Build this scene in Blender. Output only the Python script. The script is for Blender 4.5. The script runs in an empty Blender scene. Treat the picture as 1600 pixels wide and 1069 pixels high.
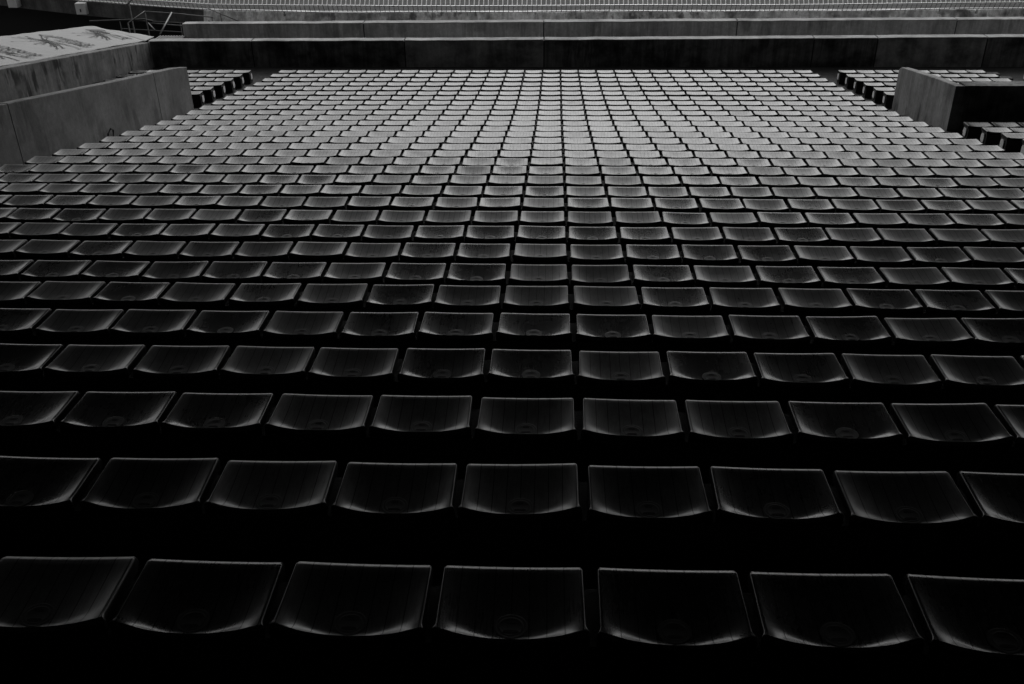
import bpy, bmesh, math, random
from mathutils import Vector, Matrix
import numpy as np
random.seed(7)
S = bpy.context.scene
C = S.collection
R_ = math.radians

# ------------------------------------------------------------------ camera
FW = Vector((-0.0416985, 0.8650209, -0.5)); RT = Vector((0.9990626, 0.0419220, -0.0107919)); UP = Vector((-0.0116258, 0.4999813, 0.8659582))
cd = bpy.data.cameras.new('camera'); cam = bpy.data.objects.new('camera', cd); C.objects.link(cam)
cd.sensor_width = 36; cd.lens = 34.2; cd.clip_start = 0.05; cd.clip_end = 2000
m = Matrix.Identity(4)
for i in range(3):
    m[i][0] = RT[i]; m[i][1] = UP[i]; m[i][2] = -FW[i]
cam.matrix_world = m
S.camera = cam
def px(p):                                   # where a point falls in a 1600 x 1069 frame (used for counting seats in labels only)
    d = p.dot(FW)
    if d < .3: return None
    return 800 + 1520*p.dot(RT)/d, 534.5 - 1520*p.dot(UP)/d

# ------------------------------------------------------------------ world, sun, exposure
SUN_EL, SUN_AZ = 38, 3                      # the bright part of the cloud cover, ahead of the stand
w = bpy.data.worlds.new('World'); S.world = w; w.use_nodes = True
nt = w.node_tree; nt.nodes.clear()
sky = nt.nodes.new('ShaderNodeTexSky'); sky.sky_type = 'NISHITA'; sky.sun_disc = False
sky.sun_elevation = R_(SUN_EL); sky.sun_rotation = R_(SUN_AZ); sky.air_density = 1.5; sky.dust_density = 2
bw = nt.nodes.new('ShaderNodeRGBToBW'); bg = nt.nodes.new('ShaderNodeBackground'); bg.inputs[1].default_value = 0.12
ow = nt.nodes.new('ShaderNodeOutputWorld')
nt.links.new(sky.outputs[0], bw.inputs[0]); nt.links.new(bw.outputs[0], bg.inputs[0]); nt.links.new(bg.outputs[0], ow.inputs[0])
sl = bpy.data.lights.new('sun', 'SUN'); sl.energy = 0.5; sl.angle = R_(50); sl.color = (1, 1, 1)
so = bpy.data.objects.new('sun', sl); C.objects.link(so)
sd = Vector((math.sin(R_(SUN_AZ))*math.cos(R_(SUN_EL)), math.cos(R_(SUN_AZ))*math.cos(R_(SUN_EL)), math.sin(R_(SUN_EL))))
so.rotation_euler = sd.to_track_quat('Z', 'Y').to_euler(); so.location = (0, 60, 40)
S.view_settings.view_transform = 'Standard'; S.view_settings.look = 'None'; S.view_settings.gamma = 1
S.view_settings.exposure = 0.22

# ------------------------------------------------------------------ helpers
def link(o, parent=None):
    C.objects.link(o)
    if parent: o.parent = parent
    return o
def tag(o, label, cat, group=None):
    o['label'] = label; o['category'] = cat
    if group: o['group'] = group
    return o
def obj(name, bm, mat, parent=None, smooth=False):
    me = bpy.data.meshes.new(name)
    bmesh.ops.recalc_face_normals(bm, faces=bm.faces)
    bm.to_mesh(me); bm.free()
    if smooth: me.polygons.foreach_set('use_smooth', [True]*len(me.polygons))
    me.materials.append(mat)
    return link(bpy.data.objects.new(name, me), parent)
def empty(name, loc=(0, 0, 0)):
    o = bpy.data.objects.new(name, None); o.location = loc; o.empty_display_size = .1
    return link(o)
def hexa(bm, P):                             # 8 corners: 4 bottom (ccw), 4 top
    v = [bm.verts.new(p) for p in P]
    for f in ((0,3,2,1),(4,5,6,7),(0,1,5,4),(1,2,6,5),(2,3,7,6),(3,0,4,7)): bm.faces.new([v[i] for i in f])
    return v
def box(bm, x0, x1, y0, y1, z0, z1):
    hexa(bm, [(x0,y0,z0),(x1,y0,z0),(x1,y1,z0),(x0,y1,z0),(x0,y0,z1),(x1,y0,z1),(x1,y1,z1),(x0,y1,z1)])
def tube(bm, pts, r, n=8):
    rings = []
    pts = [Vector(p) for p in pts]
    for i, p in enumerate(pts):
        t = (pts[min(i+1, len(pts)-1)] - pts[max(i-1, 0)]).normalized()
        a = t.cross(Vector((0, 0, 1)) if abs(t.z) < .9 else Vector((1, 0, 0))).normalized(); b = t.cross(a)
        rings.append([bm.verts.new(p + r*(math.cos(2*math.pi*k/n)*a + math.sin(2*math.pi*k/n)*b)) for k in range(n)])
    for q, s in zip(rings, rings[1:]):
        for k in range(n): bm.faces.new((q[k], q[(k+1) % n], s[(k+1) % n], s[k]))
    bm.faces.new(rings[0]); bm.faces.new(rings[-1][::-1])

# ------------------------------------------------------------------ materials
def new_mat(name):
    mt = bpy.data.materials.new(name); mt.use_nodes = True
    n = mt.node_tree; b = n.nodes['Principled BSDF']
    return mt, n, b
def N(n, t, **k):
    x = n.nodes.new(t)
    for a, v in k.items(): setattr(x, a, v)
    return x
def mth(n, op, a, b=None, c=None):
    x = N(n, 'ShaderNodeMath', operation=op)
    for i, v in enumerate((a, b, c)):
        if v is None: continue
        if isinstance(v, (int, float)): x.inputs[i].default_value = v
        else: n.links.new(v, x.inputs[i])
    return x.outputs[0]
def noise(n, scale, vec, detail=4, rough=.55, sc=(1, 1, 1), loc=(0, 0, 0)):
    mp = N(n, 'ShaderNodeMapping'); mp.inputs['Scale'].default_value = sc; mp.inputs['Location'].default_value = loc
    n.links.new(vec, mp.inputs[0])
    t = N(n, 'ShaderNodeTexNoise'); t.inputs['Scale'].default_value = scale; t.inputs['Detail'].default_value = detail; t.inputs['Roughness'].default_value = rough
    n.links.new(mp.outputs[0], t.inputs['Vector'])
    return t.outputs[0]
def ramp(n, v, a, b, va=0., vb=1.):
    x = N(n, 'ShaderNodeMapRange'); n.links.new(v, x.inputs[0]); x.interpolation_type = 'SMOOTHSTEP'
    for i, q in enumerate((a, b, va, vb)): x.inputs[i+1].default_value = q
    return x.outputs[0]
def grey(n, v):
    x = N(n, 'ShaderNodeCombineColor')
    for i in range(3): n.links.new(v, x.inputs[i])
    return x.outputs[0]
def concrete(name, base, streak=.5, blotch=.4, rough=.85, streak_scale=5, drip=.3):
    mt, n, b = new_mat(name)
    tc = N(n, 'ShaderNodeTexCoord'); v = tc.outputs['Object']
    st = ramp(n, noise(n, streak_scale, v, 5, .6, (1, 1, .09)), .38, .66)
    st2 = ramp(n, noise(n, streak_scale*3.2, v, 3, .6, (1, 1, .05), (4, 2, 9)), .42, .7)
    bl = ramp(n, noise(n, .9, v, 6, .62, (1, 1, 1.3), (7, 1, 3)), .35, .68)
    fine = noise(n, 60, v, 3, .6)
    mid = noise(n, 11, v, 5, .7, (1, 1, .8), (9, 4, 2))
    pits = ramp(n, noise(n, 22, v, 2, .5, (1, 1, 1), (3, 8, 1)), .27, .31)
    f = mth(n, 'SUBTRACT', 1, mth(n, 'MULTIPLY', st, streak*.6))
    f = mth(n, 'MULTIPLY', f, mth(n, 'SUBTRACT', 1, mth(n, 'MULTIPLY', st2, streak*.3)))
    f = mth(n, 'MULTIPLY', f, mth(n, 'SUBTRACT', 1, mth(n, 'MULTIPLY', bl, blotch)))
    f = mth(n, 'MULTIPLY', f, mth(n, 'ADD', .82, mth(n, 'MULTIPLY', fine, .36)))
    f = mth(n, 'MULTIPLY', f, mth(n, 'ADD', .55, mth(n, 'MULTIPLY', pits, .45)))
    f = mth(n, 'MULTIPLY', f, mth(n, 'ADD', .55, mth(n, 'MULTIPLY', mid, .9)))
    d1 = ramp(n, noise(n, 2.6, v, 5, .62, (1, 1, .22), (1, 9, 4)), .50, .60)
    d2 = ramp(n, noise(n, .8, v, 3, .5, (1, 1, 1.6), (5, 2, 7)), .42, .60)
    f = mth(n, 'MULTIPLY', f, mth(n, 'SUBTRACT', 1, mth(n, 'MULTIPLY', mth(n, 'MULTIPLY', d1, d2), drip)))
    n.links.new(grey(n, mth(n, 'MULTIPLY', f, base)), b.inputs['Base Color'])
    b.inputs['Roughness'].default_value = rough; b.inputs['Specular IOR Level'].default_value = .3
    bp = N(n, 'ShaderNodeBump'); bp.inputs['Strength'].default_value = .35; bp.inputs['Distance'].default_value = .01
    n.links.new(mth(n, 'ADD', fine, mth(n, 'MULTIPLY', bl, .6)), bp.inputs['Height']); n.links.new(bp.outputs[0], b.inputs['Normal'])
    return mt
def plain(name, val, rough=.5, metal=0., var=.25, scale=8):
    mt, n, b = new_mat(name)
    tc = N(n, 'ShaderNodeTexCoord')
    f = mth(n, 'ADD', 1-var, mth(n, 'MULTIPLY', noise(n, scale, tc.outputs['Object'], 5), 2*var))
    n.links.new(grey(n, mth(n, 'MULTIPLY', f, val)), b.inputs['Base Color'])
    b.inputs['Roughness'].default_value = rough; b.inputs['Metallic'].default_value = metal
    return mt

def seat_material(island):
    mt, n, b = new_mat('seat_plastic_rows' if island else 'seat_plastic')
    tc = N(n, 'ShaderNodeTexCoord')
    if island:
        uvn = N(n, 'ShaderNodeUVMap'); vec = uvn.outputs[0]
        rnd = N(n, 'ShaderNodeNewGeometry').outputs['Random Per Island']
    else:
        vec = tc.outputs['Object']
        rnd = N(n, 'ShaderNodeObjectInfo').outputs['Random']
    sx = N(n, 'ShaderNodeSeparateXYZ'); n.links.new(vec, sx.inputs[0])
    # seven fine moulded grooves across the width
    q = mth(n, 'ABSOLUTE', mth(n, 'SUBTRACT', mth(n, 'FRACT', mth(n, 'ADD', mth(n, 'DIVIDE', sx.outputs[0], .0555), 100.0)), .5))
    groove = ramp(n, q, .455, .49)                       # 1 in the groove
    off = N(n, 'ShaderNodeCombineXYZ'); n.links.new(mth(n, 'MULTIPLY', rnd, 37.0), off.inputs[2])
    va = N(n, 'ShaderNodeVectorMath', operation='ADD'); n.links.new(vec, va.inputs[0]); n.links.new(off.outputs[0], va.inputs[1])
    v2 = va.outputs[0]
    grain = noise(n, 150, v2, 3, .6, (1, .06, 1))
    blot = ramp(n, noise(n, 6, v2, 4, .6), .35, .75)
    col = mth(n, 'ADD', .007, mth(n, 'MULTIPLY', rnd, .006))
    col = mth(n, 'ADD', col, mth(n, 'MULTIPLY', grain, .010))
    col = mth(n, 'MULTIPLY', col, mth(n, 'SUBTRACT', 1.15, mth(n, 'MULTIPLY', blot, .45)))
    col = mth(n, 'MULTIPLY', col, mth(n, 'SUBTRACT', 1, mth(n, 'MULTIPLY', groove, .9)))
    n.links.new(grey(n, col), b.inputs['Base Color'])
    ro = mth(n, 'ADD', .24, mth(n, 'MULTIPLY', rnd, .06))
    ro = mth(n, 'ADD', ro, mth(n, 'MULTIPLY', mth(n, 'SUBTRACT', grain, .5), .07))
    ro = mth(n, 'ADD', ro, mth(n, 'MULTIPLY', blot, .06))
    mot = ramp(n, noise(n, 34, v2, 4, .65, (1, .35, 1), (2, 5, 1)), .3, .7)
    spv = mth(n, 'MULTIPLY', mth(n, 'ADD', .38, mth(n, 'MULTIPLY', rnd, .10)), mth(n, 'ADD', .34, mth(n, 'ADD', mth(n, 'MULTIPLY', grain, .85), mth(n, 'MULTIPLY', mot, .36))))
    n.links.new(mth(n, 'MULTIPLY', spv, mth(n, 'SUBTRACT', 1, mth(n, 'MULTIPLY', groove, .85))), b.inputs['Specular IOR Level'])
    ro = mth(n, 'ADD', ro, mth(n, 'MULTIPLY', ramp(n, mth(n, 'FRACT', mth(n, 'MULTIPLY', rnd, 7.3)), .78, .84), .04 if island else .07))
    n.links.new(ro, b.inputs['Roughness'])
    bp = N(n, 'ShaderNodeBump'); bp.inputs['Strength'].default_value = .12; bp.inputs['Distance'].default_value = .0015
    n.links.new(mth(n, 'SUBTRACT', mth(n, 'MULTIPLY', grain, .06), groove), bp.inputs['Height']); n.links.new(bp.outputs[0], b.inputs['Normal'])
    return mt
M = {
 'seat': seat_material(False), 'rows': seat_material(True),
 'cap': plain('cap_plastic', .014, .36), 'slot': plain('slot_black', .004, .8),
 'plinth': concrete('terrace_concrete', .055, .2, .5),
 'side_smooth': concrete('smooth_parapet_concrete', .29, .16, .35, streak_scale=4, drip=.35), 'outer': concrete('outer_parapet_concrete', .25, .6, .5, streak_scale=4, drip=.85),
 'front': concrete('front_wall_concrete', .34, .8, .85, streak_scale=5, drip=.6), 'front_pale': concrete('front_wall_pale', .60, .5, .75, streak_scale=3),
 'second': concrete('second_wall_concrete', .72, .45, .3, streak_scale=6),
 'side': concrete('side_wall_concrete', .36, .5, .45, streak_scale=4, drip=.65),
 'lit_top': concrete('lit_top_concrete', .52, .1, .45, streak_scale=9),  # paler tone stands for sky light falling on the wall tops
 'kerb_dark': concrete('dark_kerb_concrete', .16, .6, .5, streak_scale=2), 'black': plain('moat_shade', .004, .9),  # last one: shade inside the moat put into a near-black colour
 'kerb': concrete('kerb_concrete', .95, .8, .6, streak_scale=3, drip=.7),
 'tarp': plain('tarp_fabric', .30, .7, 0, .1, 3), 'ink': plain('print_ink', .006, .8),
 'steel': plain('galvanised_steel', .11, .5, .3), 'dark_steel': plain('dark_steel', .03, .6),
 'dark_rail': plain('dull_steel', .07, .6),
 'white': plain('bright_zinc', .9, .32, .75, .08), 'door': plain('white_paint', .8, .5, 0, .1), 'plate': plain('marker_plate', .95, .5, 0, .1),
 'joint': plain('joint_filler', .012, .9), 'roof': plain('blocker_dark', .02, .9),  # last one: dark surface of the unseen light-blocking roof and walls
 'trench': concrete('trench_concrete', .02, .3, .5),
 'pitch': concrete('apron_asphalt', .05, .0, .5, streak_scale=.5), 'box': plain('box_paint', .8, .5, 0, .1),
 'ramp': plain('ribbed_metal', .13, .5, .2),
}

# ------------------------------------------------------------------ stand profile
Z = [-2.242,-2.441,-2.643,-2.848,-3.048,-3.252,-3.462,-3.645,-3.82,-3.997,-4.165,-4.336,-4.503,-4.665,-4.83,-4.996,-5.160,-5.319,-5.477,-5.634,-5.785,-5.930,-6.068,-6.200,-6.328,-6.448,-6.564,-6.676,-6.783,-6.886,-6.988,-7.09]
def zl(r): return Z[r] if r >= 0 else Z[0] - r*.2
def yl(r): return 2.408 + .8138*r
FLOOR = -7.51
CX = -.1195

def struct(o): o['kind'] = 'structure'; return o
# apron / pitch ground as one big sheet beyond the kerb wall, trench and terrace
KERB = [(-60, 56), (-27, 45.6), (-23.5, 43.9), (-20, 42.33), (-17.14, 41.34), (-14.9, 40.66), (-13.8, 40.30), (-10.5, 40.0), (-6.9, 39.88), (0, 39.86), (8, 39.9), (18.2, 40.22), (24, 40.6), (60, 44)]
def kerb_pts(dy=0, z=0): return [(x, y+dy, z) for x, y in KERB]
bm = bmesh.new()
a = [bm.verts.new((x, y+.3, -8.02)) for x, y in KERB]; far = [bm.verts.new((x*12, 700, -8.02)) for x, y in KERB]
for i in range(len(a)-1): bm.faces.new((a[i], a[i+1], far[i+1], far[i]))
struct(obj('ground', bm, M['pitch']))
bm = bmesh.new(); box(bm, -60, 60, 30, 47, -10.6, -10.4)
struct(obj('moat_floor', bm, M['black']))  # black colour stands in for the shade down in the moat
# terrace
bm = bmesh.new()
prof = []
for r in range(-9, 32):
    y0 = yl(r)-.055; y1 = yl(r+1)-.055 if r < 31 else 29.6; z = zl(r)-.42
    prof += [(y0, z), (y1, z)]
XA, XB = -30, 30
ys_ = prof
for (y0, z0), (y1, z1) in zip(prof, prof[1:]):
    v = [bm.verts.new(p) for p in ((XA, y0, z0), (XB, y0, z0), (XB, y1, z1), (XA, y1, z1))]; bm.faces.new(v)
bmesh.ops.remove_doubles(bm, verts=bm.verts, dist=1e-4)
# plinths under each seat block
def plinth(r, x0, x1): box(bm, x0, x1, yl(r)-.30, yl(r)-.0555, zl(r)-.425, zl(r)-.045)
for r in range(-6, 32): plinth(r, -7.86, 7.12)
for r in range(25, 32): plinth(r, -12.2, -8.68)
for r in range(26, 32): plinth(r, 7.86, 12.2)
for r in range(29, 32): plinth(r, 12.95, 16)
for r in range(0, 21): plinth(r, 7.86, 12.2)
struct(obj('terrace', bm, M['plinth']))

# ------------------------------------------------------------------ seats
HW = .2225
def depth(u): return .290 + .037*(1-u*u)
def pan(u, v):                               # height of the moulded seat pan below its rim
    au = abs(u); lip = -.0034*max(0, (.06-v)/.06)**1.5; v = max(0, (v-.055)/.945)
    vp = .91 - .22*au*au
    t = v/vp if v < vp else (1-v)/(1-vp)
    g = 1-(1-t)**(1.35 if v < vp else 2)
    return lip - .032*g*(1-au**(2.8-.6*v)) - .004*(1-u*u)*(1-v) + .003*v*v + .004*v*v*au**4
def bowl_z(x, y):
    u = x/HW; return pan(u, min(1, -y/depth(u)))
def seat_bm(nx, ny):
    bm = bmesh.new(); uv = bm.loops.layers.uv.new('UVMap')
    grid = []
    if ny > 10: vs = [-.05, -.04, -.03, -.02, -.01, 0, .03, .06] + [.06+.86*j/ny for j in range(1, ny+1)] + [.95, .975, 1, 1.01, 1.03]
    else: vs = [-.05, -.03, -.01, 0, .04] + [.04+.88*j/ny for j in range(1, ny+1)] + [1, 1.03]
    for v in vs:
        row = []
        for i in range(nx+1):
            u = -1 + 2*i/nx
            u = math.copysign(1-(1-abs(u))**1.25, u)
            vv = max(0, min(1, v))
            z = pan(u, vv); y = -depth(u)*vv; x = u*HW*(1+.014*vv)
            if vv > .93: x *= 1+.040*abs(u)**12*(vv-.93)/.07
            if v == -.05: y = .0085; z -= .05
            elif v < .01:
                th = R_({0: 10, -.01: 22, -.02: 38, -.03: 58, -.04: 80}[v]); y = -.008+.021*math.sin(th); z -= .020*(1-math.cos(th))
            if vv < .02: x *= 1-.014*abs(u)**12
            if v == 1.01: y -= .003; z -= .002
            if v == 1.03: y -= .005; z -= .032
            row.append(bm.verts.new((x, y, z)))
        grid.append(row)
    for j in range(len(grid)-1):
        for i in range(nx): bm.faces.new((grid[j][i], grid[j+1][i], grid[j+1][i+1], grid[j][i+1]))
    for col, sg in ((0, -1), (nx, 1)):       # side skirts with a rounded shoulder
        prev = [g[col] for g in grid]
        for dx, dz in ((.003, -.0015), (.006, -.007), (.007, -.02), (.003, -.062)):
            cur = [bm.verts.new((g[col].co.x+sg*dx, g[col].co.y, g[col].co.z+dz)) for g in grid]
            for k in range(len(cur)-1):
                f = (prev[k], prev[k+1], cur[k+1], cur[k]); bm.faces.new(f if sg > 0 else f[::-1])
            prev = cur
    bmesh.ops.recalc_face_normals(bm, faces=bm.faces)
    if sum(f.normal.z*f.calc_area() for f in bm.faces) < 0: bmesh.ops.reverse_faces(bm, faces=bm.faces)
    for f in bm.faces:
        f.smooth = True
        for l in f.loops: l[uv].uv = (l.vert.co.x, l.vert.co.y)
    return bm
def mesh_from(bm, name, mat):
    me = bpy.data.meshes.new(name); bm.to_mesh(me); bm.free(); me.materials.append(mat); return me
seat_hi = mesh_from(seat_bm(24, 14), 'seat_shell', M['seat'])
# drain cap: raised ring, recessed disc, slot
def cap_mesh():
    bm = bmesh.new(); n = 28; prof = [(.053, .000), (.050, .0005), (.047, .0005), (.044, .0001), (.040, .0001), (.038, .0006), (.035, .0006), (.032, .0001)]
    rings = []
    for r, h in prof:
        rings.append([bm.verts.new((r*math.cos(2*math.pi*k/n), -.246+r*.92*math.sin(2*math.pi*k/n), bowl_z(r*math.cos(2*math.pi*k/n), -.246+r*.92*math.sin(2*math.pi*k/n))+h+.0005)) for k in range(n)])
    for a, b in zip(rings, rings[1:]):
        for k in range(n): bm.faces.new((a[k], a[(k+1) % n], b[(k+1) % n], b[k]))
    c = bm.verts.new((0, -.246, bowl_z(0, -.246)+.0015))
    for k in range(n): bm.faces.new((rings[-1][k], rings[-1][(k+1) % n], c))
    for f in bm.faces: f.smooth = True
    return mesh_from(bm, 'drain_cap', M['cap'])
cap_me = cap_mesh()
def slot_mesh(yc, w):
    bm = bmesh.new(); z = bowl_z(0, yc)+.0016
    lip = [bm.verts.new((w*math.copysign(abs(math.cos(a))**.5, math.cos(a)), yc+.006*math.sin(a), z+.0006*math.sin(a))) for a in [2*math.pi*k/16 for k in range(16)]]
    low = [bm.verts.new((v.co.x, v.co.y, v.co.z-.004)) for v in lip]
    bm.faces.new(lip); bm.faces.new(low[::-1])
    for k in range(16): bm.faces.new((lip[k], low[k], low[(k+1) % 16], lip[(k+1) % 16]))
    return mesh_from(bm, 'drain_slot', M['slot'])
slot_me = slot_mesh(-.266, .024); slot2_me = slot_mesh(-.228, .015)

ORD = ['', 'first', 'second', 'third', 'fourth', 'fifth', 'sixth', 'seventh', 'eighth', 'ninth', 'tenth', 'eleventh', 'twelfth', 'thirteenth', 'fourteenth', 'fifteenth', 'sixteenth', 'seventeenth', 'eighteenth', 'nineteenth', 'twentieth'] + ['twenty-'+s for s in ('first', 'second', 'third', 'fourth', 'fifth', 'sixth', 'seventh', 'eighth', 'ninth')] + ['thirtieth', 'thirty-first']
seats = []                                   # (row, x, y, z)
for r in range(-1, 32):
    for k in range(-15, 15): seats.append(('main', r, CX+.5*k, yl(r), zl(r)))
info = []
for s in seats:
    _, r, x, y, z = s
    q = [px(Vector((x+dx, y+dy, z))) for dx, dy in ((-HW, 0), (HW, 0), (-HW, -.285), (HW, -.285), (0, -.335))]
    if any(p is None for p in q): info.append((0, 0)); continue
    xs = [min(1600, max(0, p[0])) for p in q]; ys = [min(1069, max(0, p[1])) for p in q]
    info.append(((max(xs)-min(xs))*(max(ys)-min(ys)), sum(p[0] for p in q)/5))
order = sorted([i for i in range(len(seats)) if info[i][0] > 30], key=lambda i: -info[i][0])
single = set(order[:300])
per_row = {}
for i in order:
    per_row.setdefault(seats[i][1], []).append(i)
rank = {}
for r, l in per_row.items():
    for j, i in enumerate(sorted(l, key=lambda i: info[i][1])): rank[i] = (j+1, len(l))
proto = None
rng = random.Random(3)
for i in order[:300]:
    _, r, x, y, z = seats[i]
    o = bpy.data.objects.new('stadium_seat', None) if proto is None else proto.copy()
    o.empty_display_size = .1
    link(o); o.location = (x+rng.uniform(-.004, .004), y+rng.uniform(-.004, .004), z+rng.uniform(-.003, .003)); o.rotation_euler = (rng.gauss(0, .014), rng.gauss(0, .008), rng.gauss(0, .009))
    if proto is None:
        a = link(bpy.data.objects.new('seat_shell', seat_hi), o); b = link(bpy.data.objects.new('drain_cap', cap_me), o); c = link(bpy.data.objects.new('drain_slot', slot_me), b); e = link(bpy.data.objects.new('drain_slot', slot2_me), b)
        proto, parts = o, (a, b, c, e)
    else:
        a, b, c, e = [q.copy() for q in parts]
        for q in (a, b, c, e): C.objects.link(q)
        a.parent = o; b.parent = o; c.parent = b; e.parent = b
    j, n = rank[i]
    rowname = 'nearest row' if r == 0 else '%s row from the photo bottom' % ORD[r+1]
    if j <= (n+1)//2: pos = 'leftmost' if j == 1 else '%s from the left' % ORD[j]
    else:
        jj = n+1-j; pos = 'rightmost' if jj == 1 else '%s from the right' % ORD[jj]
    tag(o, 'black ribbed seat, %s, %s' % (rowname, pos), 'stadium seat', 'black plastic seats in rows on the terrace')
# the remaining seats, farther down the stand, as one mesh
def low_seats(places, name):
    bm = seat_bm(14, 8); me = bpy.data.meshes.new('tmp'); bm.to_mesh(me); bm.free()
    nv = len(me.vertices); co = np.empty(nv*3); me.vertices.foreach_get('co', co); co = co.reshape(-1, 3)
    faces = [tuple(p.vertices) for p in me.polygons]; F = np.array(faces)
    uvs = np.empty(len(me.loops)*2); me.uv_layers[0].data.foreach_get('uv', uvs); bpy.data.meshes.remove(me)
    k = len(places); V = np.empty((k, nv, 3))
    for i, (x, y, z) in enumerate(places):
        a = rng.gauss(0, .008); t = rng.gauss(0, .010); c = co.copy()
        c[:, 2] += c[:, 1]*t; V[i] = np.stack([c[:, 0]*math.cos(a)-c[:, 1]*math.sin(a), c[:, 0]*math.sin(a)+c[:, 1]*math.cos(a), c[:, 2]], 1) + (x+rng.uniform(-.005, .005), y+rng.uniform(-.005, .005), z+rng.uniform(-.003, .003))
    FF = (F[None]+(np.arange(k)*nv)[:, None, None]).reshape(-1, 4)
    me = bpy.data.meshes.new(name); me.from_pydata(V.reshape(-1, 3).tolist(), [], FF.tolist())
    ul = me.uv_layers.new(name='UVMap'); ul.data.foreach_set('uv', np.tile(uvs, k))
    me.polygons.foreach_set('use_smooth', [True]*len(me.polygons)); me.materials.append(M['rows'])
    return link(bpy.data.objects.new(name, me))
rest = [(s[2], s[3], s[4]) for i, s in enumerate(seats) if i not in single]
def blk(r0, r1, x0, n): return [(x0+.5*k, yl(r), zl(r)) for r in range(r0, r1) for k in range(n)]
rest += blk(26, 32, -11.93, 7) + blk(26, 32, 8.09, 8) + blk(4, 21, 8.09, 8) + blk(29, 32, 13.18, 5)
o = low_seats(rest, 'distant_seats')
o['kind'] = 'stuff'; tag(o, 'hundreds of smaller seats in far rows reaching down to the long dark wall', 'stadium seats', 'black plastic seats in rows on the terrace')

# row markers: pale plates on the aisle end of each plinth, with a bent steel holder
def marker(x, r, side, label, grp):
    t = empty('row_marker', (x, yl(r)-.16, zl(r)-.10))
    tag(t, label, 'row marker', grp)
    bm = bmesh.new(); n = 16
    xs = (side*.012, side*.018)
    ring = [[bm.verts.new((xx, .068*math.copysign(abs(math.cos(q))**.6, math.cos(q)), -.045+.078*math.copysign(abs(math.sin(q))**.6, math.sin(q)))) for q in [2*math.pi*k/n for k in range(n)]] for xx in xs]
    for k in range(n): bm.faces.new((ring[0][k], ring[0][(k+1) % n], ring[1][(k+1) % n], ring[1][k]))
    bm.faces.new(ring[0]); bm.faces.new(ring[1])
    obj('plate', bm, M['plate'], t)
    bm = bmesh.new(); box(bm, min(0, side*.011), max(0, side*.011), -.075, .075, -.13, .04)
    obj('backing', bm, M['dark_steel'], t)
LG, RG = 'row markers left of the main block', 'row markers right of the main block'
nth = ['row nearest the long wall', 'second row from the long wall', 'third row from the long wall', 'fourth row from the long wall', 'fifth row from the long wall', 'sixth row from the long wall']
for k in range(6):
    marker(-8.68, 31-k, 1, 'small pale row marker on left side block, %s' % nth[k], LG)
    marker(7.86, 31-k, -1, 'small pale row marker on right side block, %s' % nth[k], RG)
for k, s in enumerate(('just below the black parapet', 'second below the black parapet', 'third below the black parapet', 'lowest, at the right photo edge')):
    marker(7.86, 20-k, -1, 'pale row marker on lower right block, %s' % s, RG)
for k, s in enumerate(('in the row nearest the long wall', 'one row nearer than the other')):
    marker(12.95, 31-k, -1, 'pale row marker on far right block, %s' % s, RG)

# ------------------------------------------------------------------ walls
def wall_x(name, x0, x1, y, th, ztop, zbot, mat, joints, label, jw=.035, pale=None, capm='lit_top'):
    """a long wall across the stand; its top follows ztop(x); panels parted by joints, a thin top strip with sky light put into its paler colour"""
    t = empty(name, ((x0+x1)/2, y, zbot)); O = Vector(t.location)
    tag(t, label, 'concrete wall')
    xs = [x0]+joints+[x1]
    for i, (a, b) in enumerate(zip(xs, xs[1:])):
        bm = bmesh.new(); a2 = a+(jw/2 if i else 0); b2 = b-(jw/2 if i < len(xs)-2 else 0)
        n = max(1, int((b2-a2)/.5)); rr = random.Random(i*7+1)
        pts = [a2+(b2-a2)*k/n for k in range(n+1)]
        dz = [rr.uniform(-.006, .006) for _ in pts]
        rows = []; tops = []
        for p, d in zip(pts, dz):
            z1 = ztop(p)+d
            z1 -= .022; tops.append((p, z1))
            rows.append([bm.verts.new(Vector(c)-O) for c in ((p, y, zbot), (p, y, z1-.001), (p, y+.001, z1), (p, y+th-.001, z1), (p, y+th, z1-.001), (p, y+th, zbot))])
        for q, s in zip(rows, rows[1:]):
            for k in range(6): bm.faces.new((q[k], s[k], s[(k+1) % 6], q[(k+1) % 6]))
        bm.faces.new(rows[0]); bm.faces.new(rows[-1][::-1])
        obj('wall_panel', bm, pale if pale and i in (2, 5) else mat, t)
        bm = bmesh.new(); rows = []
        for p, z1 in tops:
            e = rr.uniform(-.003, .003)
            rows.append([bm.verts.new(Vector(c)-O) for c in ((p, y-.006+e, z1+.001), (p, y-.006+e, z1+.016), (p, y+.004+e, z1+.025), (p, y+th, z1+.025), (p, y+th+.006, z1+.016), (p, y+th+.006, z1+.001))])
        for q, s_ in zip(rows, rows[1:]):
            for k in range(6): bm.faces.new((q[k], s_[k], s_[(k+1) % 6], q[(k+1) % 6]))
        bm.faces.new(rows[0]); bm.faces.new(rows[-1][::-1])
        obj('lit_top_strip', bm, M[capm], t)  # sky-lit wall top drawn as a paler strip
    bm = bmesh.new()
    for j in joints: box(bm, j-.02-t.location.x, j+.02-t.location.x, .03, th-.03, 0, ztop(j)-.04-zbot)
    if joints: obj('joint_filler', bm, M['joint'], t)
    else: bm.free()
    return t
f_top = lambda x: -6.70+.0035*x+.0001*x*x
wall_x('front_wall', -12.36, 22, 29.6, .34, f_top, -9.0, M['front'], [-9.2, -4.55, -.36, 7.6, 9.45, 12.6], 'long dark stained concrete wall below the last seat row', pale=M['front_pale'])
s_top = lambda x: -7.0+.0035*x
wall_x('rear_wall', -12.70, 24, 33.5, .36, s_top, -9.6, M['second'], [-6.5, -.42, 6, 13.15], 'long mid grey concrete wall just behind the dark wall')

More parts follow.
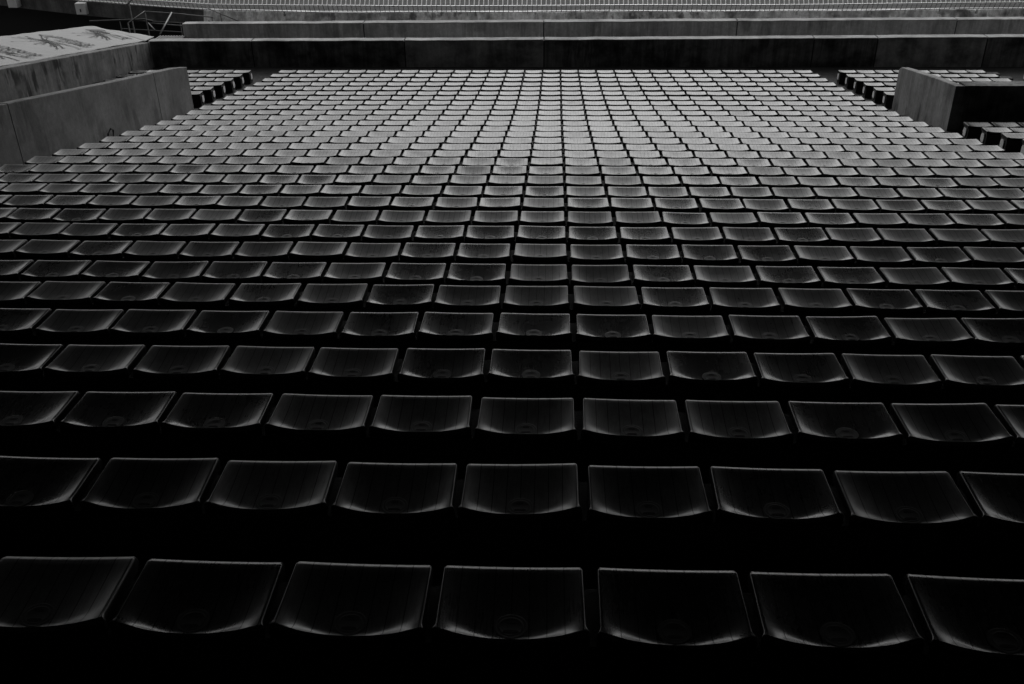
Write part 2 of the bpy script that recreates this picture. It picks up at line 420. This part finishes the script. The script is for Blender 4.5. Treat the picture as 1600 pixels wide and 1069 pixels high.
def slab_y(name, x0, x1, path, mat, label, cat='concrete wall', parts=None, joints=()):
    """a parapet running down the stand: path = [(y, ztop, zbot)]"""
    t = empty(name, ((x0+x1)/2, path[0][0], path[0][2])); O = Vector(t.location); tag(t, label, cat)
    segs = []; cur = [path[0]]
    for p in path[1:]:
        cur.append(p)
        if p[0] in joints: segs.append(cur); cur = [p]
    segs.append(cur)
    for si, sg in enumerate(segs):
        bm = bmesh.new(); rows = []
        for k, (y, zt, zb) in enumerate(sg):
            yy = y + (.012 if (k == 0 and si) else 0) - (.012 if (k == len(sg)-1 and si < len(segs)-1) else 0)
            rows.append([bm.verts.new(Vector(c)-O) for c in ((x0, yy, zb), (x0, yy, zt-.012), (x0+.012, yy, zt), (x1-.012, yy, zt), (x1, yy, zt-.012), (x1, yy, zb))])
        for q, s in zip(rows, rows[1:]):
            for k in range(6): bm.faces.new((q[k], s[k], s[(k+1) % 6], q[(k+1) % 6]))
        bm.faces.new(rows[0]); bm.faces.new(rows[-1][::-1])
        obj('parapet_panel', bm, mat, t)
    return t
# left opening: inner parapet and outer parapet
t = slab_y('opening_parapet', -8.70, -8.52, [(9.0, -3.10, -5.2), (14.62, -4.27, -6.2), (18.3, -4.93, -6.8), (20.36, -5.285, -7.1), (21.6, -5.50, -7.3), (22.30, -5.655, -7.4)], M['side_smooth'], 'pale concrete parapet at left with slanted top beside the seats', joints=(14.62, 20.36))
slab_y('outer_parapet', -12.62, -12.3, [(12.0, -3.93, -7.6), (21.19, -5.42, -7.6), (25.5, -6.10, -8), (29.6, -6.76, -8.2)], M['outer'], 'dark streaked concrete wall along the printed tarpaulin')
bm = bmesh.new(); tube(bm, [(-8.515, 17.62, -5.93), (-8.47, 17.62, -5.72), (-8.45, 17.72, -5.66), (-8.47, 17.86, -5.72), (-8.515, 17.86, -5.97)], .016, 8)
tag(obj('wall_hook', bm, M['dark_steel']), 'small dark looped bracket at the foot of the pale left parapet', 'bracket')
# right opening: side parapet + head wall + return
t = slab_y('opening_parapet', 7.88, 8.06, [(19.46, -5.31, -6.6), (20.3, -5.41, -6.9), (21.2, -5.54, -7.0), (22.2, -5.69, -7.1), (22.72, -5.77, -7.4), (22.84, -5.84, -7.4)], M['side'], 'short streaked concrete parapet corner among the seats at right')
bm = bmesh.new(); O = t.location
box(bm, 8.063-O.x, 13-O.x, 19.46-O.y, 19.80-O.y, -7-O.z, -5.305-O.z)
h = obj('head_wall', bm, M['front'], t); h['label'] = 'nearly black end wall facing the camera'
bm = bmesh.new(); box(bm, 12.6-O.x, 12.78-O.x, 19.805-O.y, 22.8-O.y, -7.4-O.z, -5.9-O.z); obj('parapet_panel', bm, M['side'], t)

# kerb wall at the edge of the apron: a dark curved stretch at the left, then a pale battered one
def kerb_run(name, xs0, xs1, zb, batter, mat, label):
    bm = bmesh.new(); rows = []
    n = int((xs1-xs0)/.8)
    for k in range(n+1):
        x = xs0+(xs1-xs0)*k/n; y = kerb_at(x); rr = math.sin(k*12.9)*.004
        rows.append([bm.verts.new(c) for c in ((x, y-batter, zb), (x, y+rr, -7.965), (x, y+.02, -7.95+rr), (x, y+.32, -7.95), (x, y+.32, zb))])
    for q, s in zip(rows, rows[1:]):
        for k in range(5): bm.faces.new((q[k], s[k], s[(k+1) % 5], q[(k+1) % 5]))
    bm.faces.new(rows[0]); bm.faces.new(rows[-1][::-1])
    return tag(obj(name, bm, mat), label, 'concrete wall')
def kerb_at(x):
    for (xa, ya), (xb, yb) in zip(KERB, KERB[1:]):
        if xa <= x <= xb: return ya+(yb-ya)*(x-xa)/(xb-xa)
kerb_run('kerb_wall', -14.35, 58, -9.2, .55, M['kerb'], 'stained pale low wall under the bar fence at the photo top')
kerb_run('kerb_wall', -59, -14.36, -8.56, .0, M['kerb_dark'], 'dark wall curving away at the top left above a black moat')
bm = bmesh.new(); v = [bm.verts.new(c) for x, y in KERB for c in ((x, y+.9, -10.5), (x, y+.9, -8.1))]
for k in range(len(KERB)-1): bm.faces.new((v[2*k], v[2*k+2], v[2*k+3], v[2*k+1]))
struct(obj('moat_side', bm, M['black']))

# bent-bar fence on the kerb wall
def kerb_at(x):
    for (xa, ya), (xb, yb) in zip(KERB, KERB[1:]):
        if xa <= x <= xb: return ya+(yb-ya)*(x-xa)/(xb-xa)
fence = empty('bar_fence', (0, 39.86, -7.95)); tag(fence, 'long metal fence of bent bars along the apron edge', 'fence')
FO = Vector(fence.location)
bm3 = bmesh.new(); bm4 = bmesh.new()
def bar_me(name, a, b, r, mat):
    bm = bmesh.new(); tube(bm, [a, b], r, 6); bmesh.ops.recalc_face_normals(bm, faces=bm.faces)
    return mesh_from(bm, name, mat)
up_me = bar_me('upright_bar', (0, 0, 0), (0, .22, .24), .016, M['white'])
sl_me = bar_me('slanted_bar', (0, .01, .02), (0, .185, -.27), .010, M['dark_steel'])
x = -24.; up_pts = []; lo_pts = []; bars = []
rr = random.Random(5)
while x < 24:
    y = kerb_at(x)-.02; sag = .022*math.sin(x*.9)+.02*math.sin(x*.37+1)
    zr = -7.665+.01*math.sin(x*.5)
    up_pts.append(Vector((x, y-.2, zr))-FO); lo_pts.append(Vector((x, y-.03, -7.925+sag*.7))-FO)
    bars.append(('slanted_bar', sl_me, Vector((x, y-.235, zr+.005))-FO, rr.gauss(0, .02)))
    if rr.random() > .015: bars.append(('upright_bar', up_me, Vector((x-.035, y-.2, zr))-FO, rr.gauss(0, .03)))
    x += .189
for kind in ('slanted_bar', 'upright_bar'):
    l = sorted([b for b in bars if b[0] == kind], key=lambda b: abs(b[2].x-1.5))
    for nm, me, loc, tl in l[:100]:
        o = link(bpy.data.objects.new(nm, me), fence); o.location = loc; o.rotation_euler = (0, tl, 0)
    bm = bmesh.new()
    for nm, me, loc, tl in l[100:]:
        n0 = len(bm.verts); bm.from_mesh(me); bm.verts.ensure_lookup_table()
        mt4 = Matrix.Translation(loc) @ Matrix.Rotation(tl, 4, 'Y')
        for v in bm.verts[n0:]: v.co = mt4 @ v.co
    o = obj(kind+'s', bm, l[0][1].materials[0], fence); o['kind'] = 'stuff'
tube(bm3, up_pts, .027, 8); tube(bm4, lo_pts, .024, 8)
obj('rail', bm3, M['white'], fence); obj('rail', bm4, M['white'], fence)
for i, x in enumerate([-10.9, -7.1, -3.2, .6, 3.0, 5.4, 7.4, 9.4, 10.82, 12.25, 13.6, 14.95, 16.4, 17.75]):
    y = kerb_at(x); bm = bmesh.new()
    box(bm, x-.05-FO.x, x+.05-FO.x, y-.06-FO.y, y-.002-FO.y, -.36, -.07); box(bm, x-.03-FO.x, x+.03-FO.x, y-.09-FO.y, y-.062-FO.y, -.12, .02)
    obj('wall_bracket', bm, M['kerb'], fence)

# ------------------------------------------------------------------ printed tarpaulin
A0 = Vector((-12.4, 29.5, -6.74)); TA, TB = -.06, -.157
def tz(x, y): return A0.z+TA*(x-A0.x)+TB*(y-A0.y)
tarp = empty('tarpaulin', (-14.5, 27, -6.3)); tag(tarp, 'pale tarpaulin printed with dark lettering and starbursts at left', 'tarpaulin')
TO = Vector(tarp.location)
bm = bmesh.new()
def left_edge(s): # from (−16.26,34.38) down to near
    return Vector((-16.257-.45*max(0, s*1.0)*.9, 34.384-12.5*s))
def right_edge(s): return Vector((-12.60, 29.875-15*s))
ns, nw = 70, 30; g = []
for i in range(ns+1):
    s = i/ns; a = left_edge(s); b = right_edge(s); row = []
    for j in range(nw+1):
        p = a.lerp(b, j/nw)
        if j == 0: p = p + Vector((.10*math.sin(s*62)+.05*math.sin(s*23), .05*math.cos(s*62)))
        wv = .010*math.sin(p.x*5+p.y*2.1)+.008*math.sin(p.y*6.3-p.x*1.7)
        row.append(bm.verts.new(Vector((p.x, p.y, tz(p.x, p.y)+wv*.6+(-.12 if j == 0 else 0)))-TO))
    g.append(row)
for i in range(ns):
    for j in range(nw): bm.faces.new((g[i][j], g[i+1][j], g[i+1][j+1], g[i][j+1]))
for f in bm.faces: f.smooth = True
o = obj('sheet', bm, M['tarp'], tarp, True); sm = o.modifiers.new('thick', 'SOLIDIFY'); sm.thickness = .012; sm.offset = -1
bm = bmesh.new()                             # corner flap folded over the far end
P = [(-16.2, 34.4, 0), (-13.22, 32.22, .0), (-12.6, 29.9, .0)]
n = 14; rws = []
for i in range(n+1):
    a = Vector(P[0]).lerp(Vector(P[1]), i/n); b = Vector(P[0]).lerp(Vector(P[2]), i/n); rws.append([])
    for k in range(5):
        p = a.lerp(b, k/4); rws[-1].append(bm.verts.new(Vector((p.x, p.y, tz(p.x, p.y)+(-.05*(1-k/4))+(.0 if k < 4 else -.012)+.01*math.sin(i*1.3)))-TO))
for i in range(n):
    for k in range(4): bm.faces.new((rws[i][k], rws[i+1][k], rws[i+1][k+1], rws[i][k+1]))
o = obj('corner_flap', bm, M['tarp'], tarp, True); sm = o.modifiers.new('thick', 'SOLIDIFY'); sm.thickness = .01; sm.offset = -1
TEXTS = [('Bunwrr', [-13.098, 30.232], [-14.101, 31.266], 4), ('dlJ', [-14.194, 31.337], [-15.25, 32.638], 6),
  ('BONVERWAX', [-13.052, 27.565], [-15.049, 29.534], 4), ('SOMNERTOV', [-12.874, 27.01], [-14.41, 28.451], 3.5), ('X7', [-14.886, 29.118], [-15.474, 29.88], 5),
  ('BURSDEOK', [-12.907, 24.323], [-14.963, 26.074], 4.5), ('HETTMAUD', [-12.823, 23.745], [-14.427, 25.088], 4.5)]
nrm = Vector((-TA, -TB, 1)).normalized()
for s, a, b, hp in TEXTS:
    cu = bpy.data.curves.new('txt', 'FONT'); cu.body = s; cu.size = 1; cu.offset = .010
    to = bpy.data.objects.new('txt', cu); C.objects.link(to); bpy.context.view_layer.update()
    me = bpy.data.meshes.new_from_object(to.evaluated_get(bpy.context.evaluated_depsgraph_get())); me.name = 'lettering'
    bpy.data.objects.remove(to)
    xs = [v.co.x for v in me.vertices]; x0, x1 = min(xs), max(xs)
    A = Vector((a[0], a[1], tz(*a))); B = Vector((b[0], b[1], tz(*b))); d = B-A
    up = nrm.cross(d.normalized()); hgt = hp*.072
    for v in me.vertices:
        v.co = A + d*((v.co.x-x0)/(x1-x0)) + up*(v.co.y/.72*hgt) + nrm*.028 - TO
    me.materials.clear(); me.materials.append(M['ink'])
    link(bpy.data.objects.new('lettering', me), tarp)
BURSTS = [([-14.632, 27.958], [[-15.212, 27.179], [-15.774, 28.265], [-15.738, 28.515], [-15.658, 28.806], [-15.33, 28.32], [-15.386, 29.157], [-14.95, 28.643], [-14.438, 26.926], [-14.253, 26.977], [-13.857, 26.632], [-13.382, 26.011], [-13.325, 26.228], [-12.933, 26.345], [-13.966, 27.3], [-13.719, 26.555], [-14.511, 28.265], [-14.876, 27.554]]),
 ([-14.584, 31.169], [[-15.23, 30.868], [-14.752, 30.17], [-15.112, 31.272], [-15.074, 31.913], [-15.134, 31.551], [-14.228, 29.819], [-14.102, 29.928], [-13.787, 29.674], [-13.475, 29.299], [-13.49, 29.54], [-13.154, 29.695], [-14.004, 30.418], [-14.963, 32.017], [-14.861, 31.061]]),
 ([-13.874, 23.835], [[-12.82, 22.924], [-13.302, 23.161], [-14.13, 24.602]])]
for c, tips in BURSTS:
    bm = bmesh.new(); rr = random.Random(int(c[1]*10))
    def P3(p, h=.03): return Vector((p.x, p.y, tz(p.x, p.y)))+nrm*h-TO
    c2 = Vector(c)
    for ti, q in enumerate(tips):
        q = Vector(q); d = q-c2; sd_ = Vector((-d.y, d.x)).normalized(); h = .028+.0006*ti
        w0, w1 = .028, .013
        pts = []
        for k in range(7):
            f = k/6; pp = c2+d*f+sd_*.03*math.sin(f*3.1)*d.length; pts.append((pp, w0+(w1-w0)*f))
        L = [bm.verts.new(P3(p+sd_*w, h)) for p, w in pts]; Rr = [bm.verts.new(P3(p-sd_*w, h)) for p, w in pts]
        for k in range(6): bm.faces.new((L[k], L[k+1], Rr[k+1], Rr[k]))
        e = pts[-1][0]; bm.faces.new([bm.verts.new(P3(e+Vector((.05*math.cos(a), .05*math.sin(a))), h+.0003)) for a in [2*math.pi*k/10 for k in range(10)]])
    bm.faces.new([bm.verts.new(P3(c2+Vector((.09*math.cos(a)*(1+.25*math.sin(3*a)), .09*math.sin(a))), .04)) for a in [2*math.pi*k/14 for k in range(14)]])
    obj('starburst_print', bm, M['ink'], tarp)
# cable along the tarpaulin's far edge
bm = bmesh.new(); tube(bm, [(-16.35, 34.5, -7.16), (-14.6, 35.0, -7.2), (-14.35, 35.1, -7.28)], .035, 8)
tag(obj('tie_pipe', bm, M['dark_steel']), 'short dark pipe at the far corner of the tarpaulin', 'pipe')

# ------------------------------------------------------------------ stair down to the apron, handrails, left corner
def rail_thing(name, label, paths, r=.024, mat='steel', cat='handrail'):
    t = empty(name, paths[0][1][0]); tag(t, label, cat, None); O = Vector(t.location)
    for nm, pts in paths:
        bm = bmesh.new(); tube(bm, [Vector(p)-O for p in pts], r, 8); obj(nm, bm, M[mat], t, True)
rail_thing('stair_handrail', 'single pale slanted handrail rising from the left wall corner', [('rail', [(-12.52, 31.0, -6.84), (-12.79, 33.0, -6.57)])], .025)
rail_thing('stair_railing', 'grey two rail railing bent around the stair landing', [
    ('rail', [(-14.34, 33.0, -6.90), (-14.53, 35.0, -6.93), (-13.57, 35.0, -6.99), (-12.1, 35.0, -7.13)]),
    ('rail', [(-13.30, 32.6, -7.05), (-14.47, 35.0, -7.32), (-13.42, 35.0, -7.41), (-12.6, 35.0, -7.48)]),
    ('post', [(-14.53, 35.0, -6.93), (-14.50, 35.0, -9.4)]), ('post', [(-14.34, 33.0, -6.90), (-14.34, 33.0, -9.4)]), ('post', [(-12.15, 35.0, -7.12), (-12.15, 35.0, -9.4)])], .022, 'steel')
rail_thing('upper_railing', 'dark handrail slanting down behind the left end of the rear wall', [
    ('rail', [(-13.6, 38.0, -7.28), (-11.15, 35.0, -7.30)]), ('post', [(-12.3, 36.4, -7.29), (-12.3, 36.4, -10.3)]), ('rail', [(-13.0, 37, -7.66), (-12.0, 36.0, -7.62)])], .018, 'dark_steel')
rail_thing('lower_railing', 'dark double railing in front of the pale wall, left of the rear wall', [
    ('rail', [(-16.6, 37.5, -7.72), (-14.2, 37.3, -7.80), (-12.2, 37.1, -7.86)]), ('rail', [(-16.6, 37.5, -8.05), (-14.2, 37.3, -8.14), (-12.2, 37.1, -8.2)]),
    ('post', [(-16.6, 37.5, -7.72), (-16.6, 37.5, -10.3)]), ('post', [(-14.2, 37.3, -7.8), (-14.2, 37.3, -10.3)]), ('post', [(-13.2, 37.2, -7.83), (-13.2, 37.2, -10.3)])], .018, 'dark_rail')
rail_thing('far_handrail', 'thin grey handrail slanting up to the photo top above the tarpaulin', [('rail', [(-15.6, 36.0, -6.93), (-15.3, 37.2, -6.5)]), ('post', [(-15.55, 36.2, -6.86), (-15.55, 36.2, -10.3)])], .025)
# ribbed ramp
bm = bmesh.new(); n = 16
for k in range(10):
    x = -13.45+k*.095; box(bm, x, x+.045, 30.6, 33.3, -7.50, -7.38)
box(bm, -13.5, -12.5, 30.5, 33.4, -7.6, -7.505)
tag(obj('ribbed_ramp', bm, M['ramp']), 'ribbed metal walkway between the dark wall and the stair', 'walkway')
# electric boxes on the kerb wall
def cabinet(x, y, z0, w, h, d, label, latch):
    t = empty('wall_cabinet', (x, y, z0)); tag(t, label, 'cabinet', 'boxes on the kerb wall')
    bm = bmesh.new(); box(bm, 0, w, -d, 0, 0, h); bmesh.ops.bevel(bm, geom=bm.edges[:], offset=.01, segments=1, affect='EDGES'); obj('casing', bm, M['box'], t)
    bm = bmesh.new(); box(bm, w*.05, w*.62, -d-.012, -d-.002, h*.05, h*.95); obj('door', bm, M['door'], t)
    if latch: bm = bmesh.new(); box(bm, w*.42, w*.52, -d-.03, -d-.014, h*.25, h*.5); obj('latch', bm, M['joint'], t)
    return t
cabinet(-20.45, 42.50, -8.46, .44, .46, .38, 'small pale metal box with a dark latch on the kerb wall', True)
cabinet(-24.2, 44.1, -8.47, .40, .62, .45, 'larger pale box at the top left corner of the photo', False)

# unseen side walls, added to cut side light on the seats
for sx in (-1, 1):
    bm = bmesh.new(); box(bm, min(sx*34, sx*34.4), max(sx*34, sx*34.4), -8, 13, -7, 4.59)
    tag(obj('side_light_blocker', bm, M['roof']), 'unseen dark wall added at the %s end to cut side light' % ('left' if sx < 0 else 'right'), 'wall')
# ------------------------------------------------------------------ unseen roof shaped to shade near seats, rear wall added to block light
bm = bmesh.new(); box(bm, -60, 60, -8, 26, 4.6, 5.4); box(bm, -60, 60, 25.4, 26.01, 4.0, 4.598)
roof = obj('unseen_shade_roof', bm, M['roof']); tag(roof, 'dark unseen roof overhead, shaped to shade the near seats', 'roof')
bm = bmesh.new(); box(bm, -60, 60, -8.4, -8.01, -3, 5.4)
tag(obj('rear_light_blocker', bm, M['roof']), 'unseen dark wall added behind the camera to block light', 'wall')
